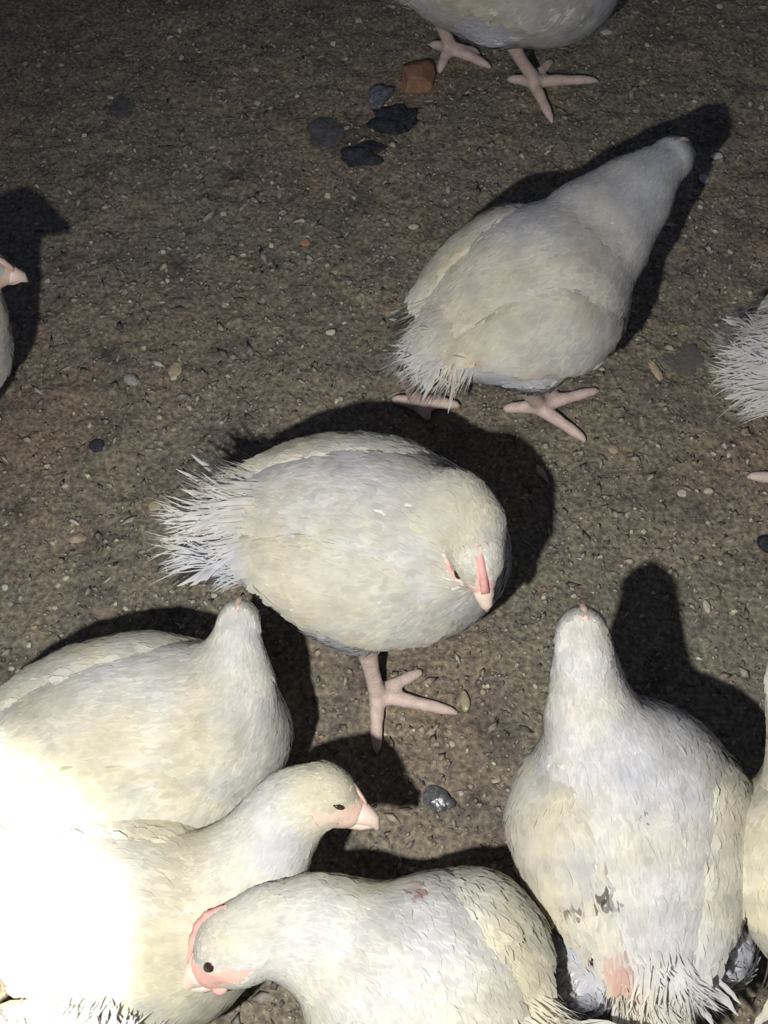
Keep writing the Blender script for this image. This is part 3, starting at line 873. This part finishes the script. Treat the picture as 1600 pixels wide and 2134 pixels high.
lump('wood_chip', 'orange-brown wood chip below the charcoal lumps', 'chip', 638, 509, 26, 20, 30, .007, M_ORANGE, 17)
lump('wood_chip', 'bright cream chip left of the walking chicken back', 'chip', 861, 476, 24, 12, 12, .006, M_PALE, 18)
lump('wood_chip', 'grey leaf-shaped chip casting a thin shadow in the left half', 'chip', 276, 796, 40, 24, -20, .010, M_GREYS, 19)
lump('wood_chip', 'rounded tan flake right of the leaf-shaped chip', 'chip', 364, 768, 34, 34, 0, .006, M_TAN, 20)
lump('pebble', 'round pinkish tan pebble just under the central chicken tail', 'pebble', 398, 1190, 30, 28, 0, .012, M_TAN, 21, None, .05, 1.0, 2)
lump('wood_chip', 'yellow-tan oblong chip left of the central chicken tail wisps', 'chip', 163, 1125, 40, 22, 25, .010, M_TAN, 22)
lump('splinter', 'pale pinkish splinter just above the yellow-tan oblong chip', 'splinter', 155, 1092, 30, 8, -30, .005, M_PALE, 23)
lump('pebble', 'tan pebble beside the upper tail wisps of the central chicken', 'pebble', 325, 1060, 30, 26, 0, .009, M_TAN, 24)
lump('wood_chip', 'pale triangular chip in the open floor right of the central chicken', 'chip', 1420, 1030, 28, 16, -10, .006, M_PALE, 25)
lump('wood_chip', 'pale square chip to the right of the triangular chip', 'chip', 1474, 1028, 22, 14, 0, .006, M_PALE, 26)
lump('wood_chip', 'small yellowish chip below the front toe of the walking chicken', 'chip', 1278, 938, 22, 20, 30, .006, M_TAN, 27)
lump('wood_chip', 'pale upright chip right of the spotted chicken head shadow', 'chip', 1470, 1268, 16, 26, 10, .007, M_PALE, 28)
lump('pebble', 'small white pebble by the left edge above the cream chicken', 'pebble', 12, 1226, 14, 14, 0, .007, M_WHITE, 29)
lump('pebble', 'small bright pebble left of the open floor, below the beak at the left edge', 'pebble', 340, 530, 14, 12, 0, .007, M_WHITE, 30)
pale = [(128, 136), (53, 137), (81, 137), (176, 286), (144, 291), (220, 435), (318, 144), (352, 120), (378, 122), (375, 65), (230, 203),
 (363, 410), (413, 425), (466, 446), (619, 199), (537, 217), (525, 246), (442, 270), (747, 42), (695, 98), (535, 147), (585, 366), (581, 404),
 (737, 414), (682, 407), (628, 468), (753, 354), (723, 272), (505, 533), (566, 515), (682, 556), (698, 568), (728, 592), (655, 613), (470, 632),
 (192, 512), (176, 591), (260, 610), (378, 585), (350, 588), (420, 591), (467, 635), (238, 643), (300, 725), (362, 787), (395, 850), (361, 897),
 (335, 925), (332, 872), (155, 863), (187, 888), (572, 693), (586, 712), (475, 786), (700, 835), (710, 832), (462, 942), (471, 970), (100, 973),
 (183, 992), (134, 1010), (228, 1012), (297, 1150), (110, 1133), (138, 1208), (122, 1222), (156, 1180), (325, 1243), (360, 1235), (240, 1258),
 (115, 1268), (72, 1310), (22, 1260), (445, 1240), (120, 1380), (262, 1268), (1313, 127), (1405, 18), (1500, 15), (1348, 95), (1586, 228),
 (1372, 317), (1325, 233), (1458, 435), (1490, 485), (1520, 526), (1340, 170), (1322, 961), (1370, 935), (1517, 952), (1485, 948), (1335, 876),
 (1461, 988), (1475, 1090), (1316, 1108), (1340, 1110), (1212, 1140), (1192, 1228), (1196, 1243), (1132, 1248), (1250, 1165), (1450, 1163),
 (1405, 1140), (1565, 1085), (1530, 1275), (1500, 1175), (815, 1555), (910, 1555), (942, 1553), (1028, 1593), (1030, 1628), (1038, 1625),
 (905, 1590), (855, 1654), (803, 1530), (890, 1432), (1005, 1450), (840, 1500), (1115, 1432), (1015, 1435), (960, 1655), (980, 1640),
 (15, 1435), (40, 1402), (60, 1345), (25, 1395), (10, 985), (70, 1040)]
rp = random.Random(5)
kinds = [M_PALE, M_TAN, M_GREYS, M_PALE, M_CREAM]
for i, (x, y) in enumerate(pale):
    lump('litter_chip', 'small pale chip of grit or wood scattered on the dirt floor', 'chip', x, y, rp.uniform(10, 19), rp.uniform(8, 14), rp.uniform(-40, 40),
         rp.uniform(.004, .007), kinds[i % 5], 100 + i, 'small pale chips scattered on the floor', .3, 1.0, 1)
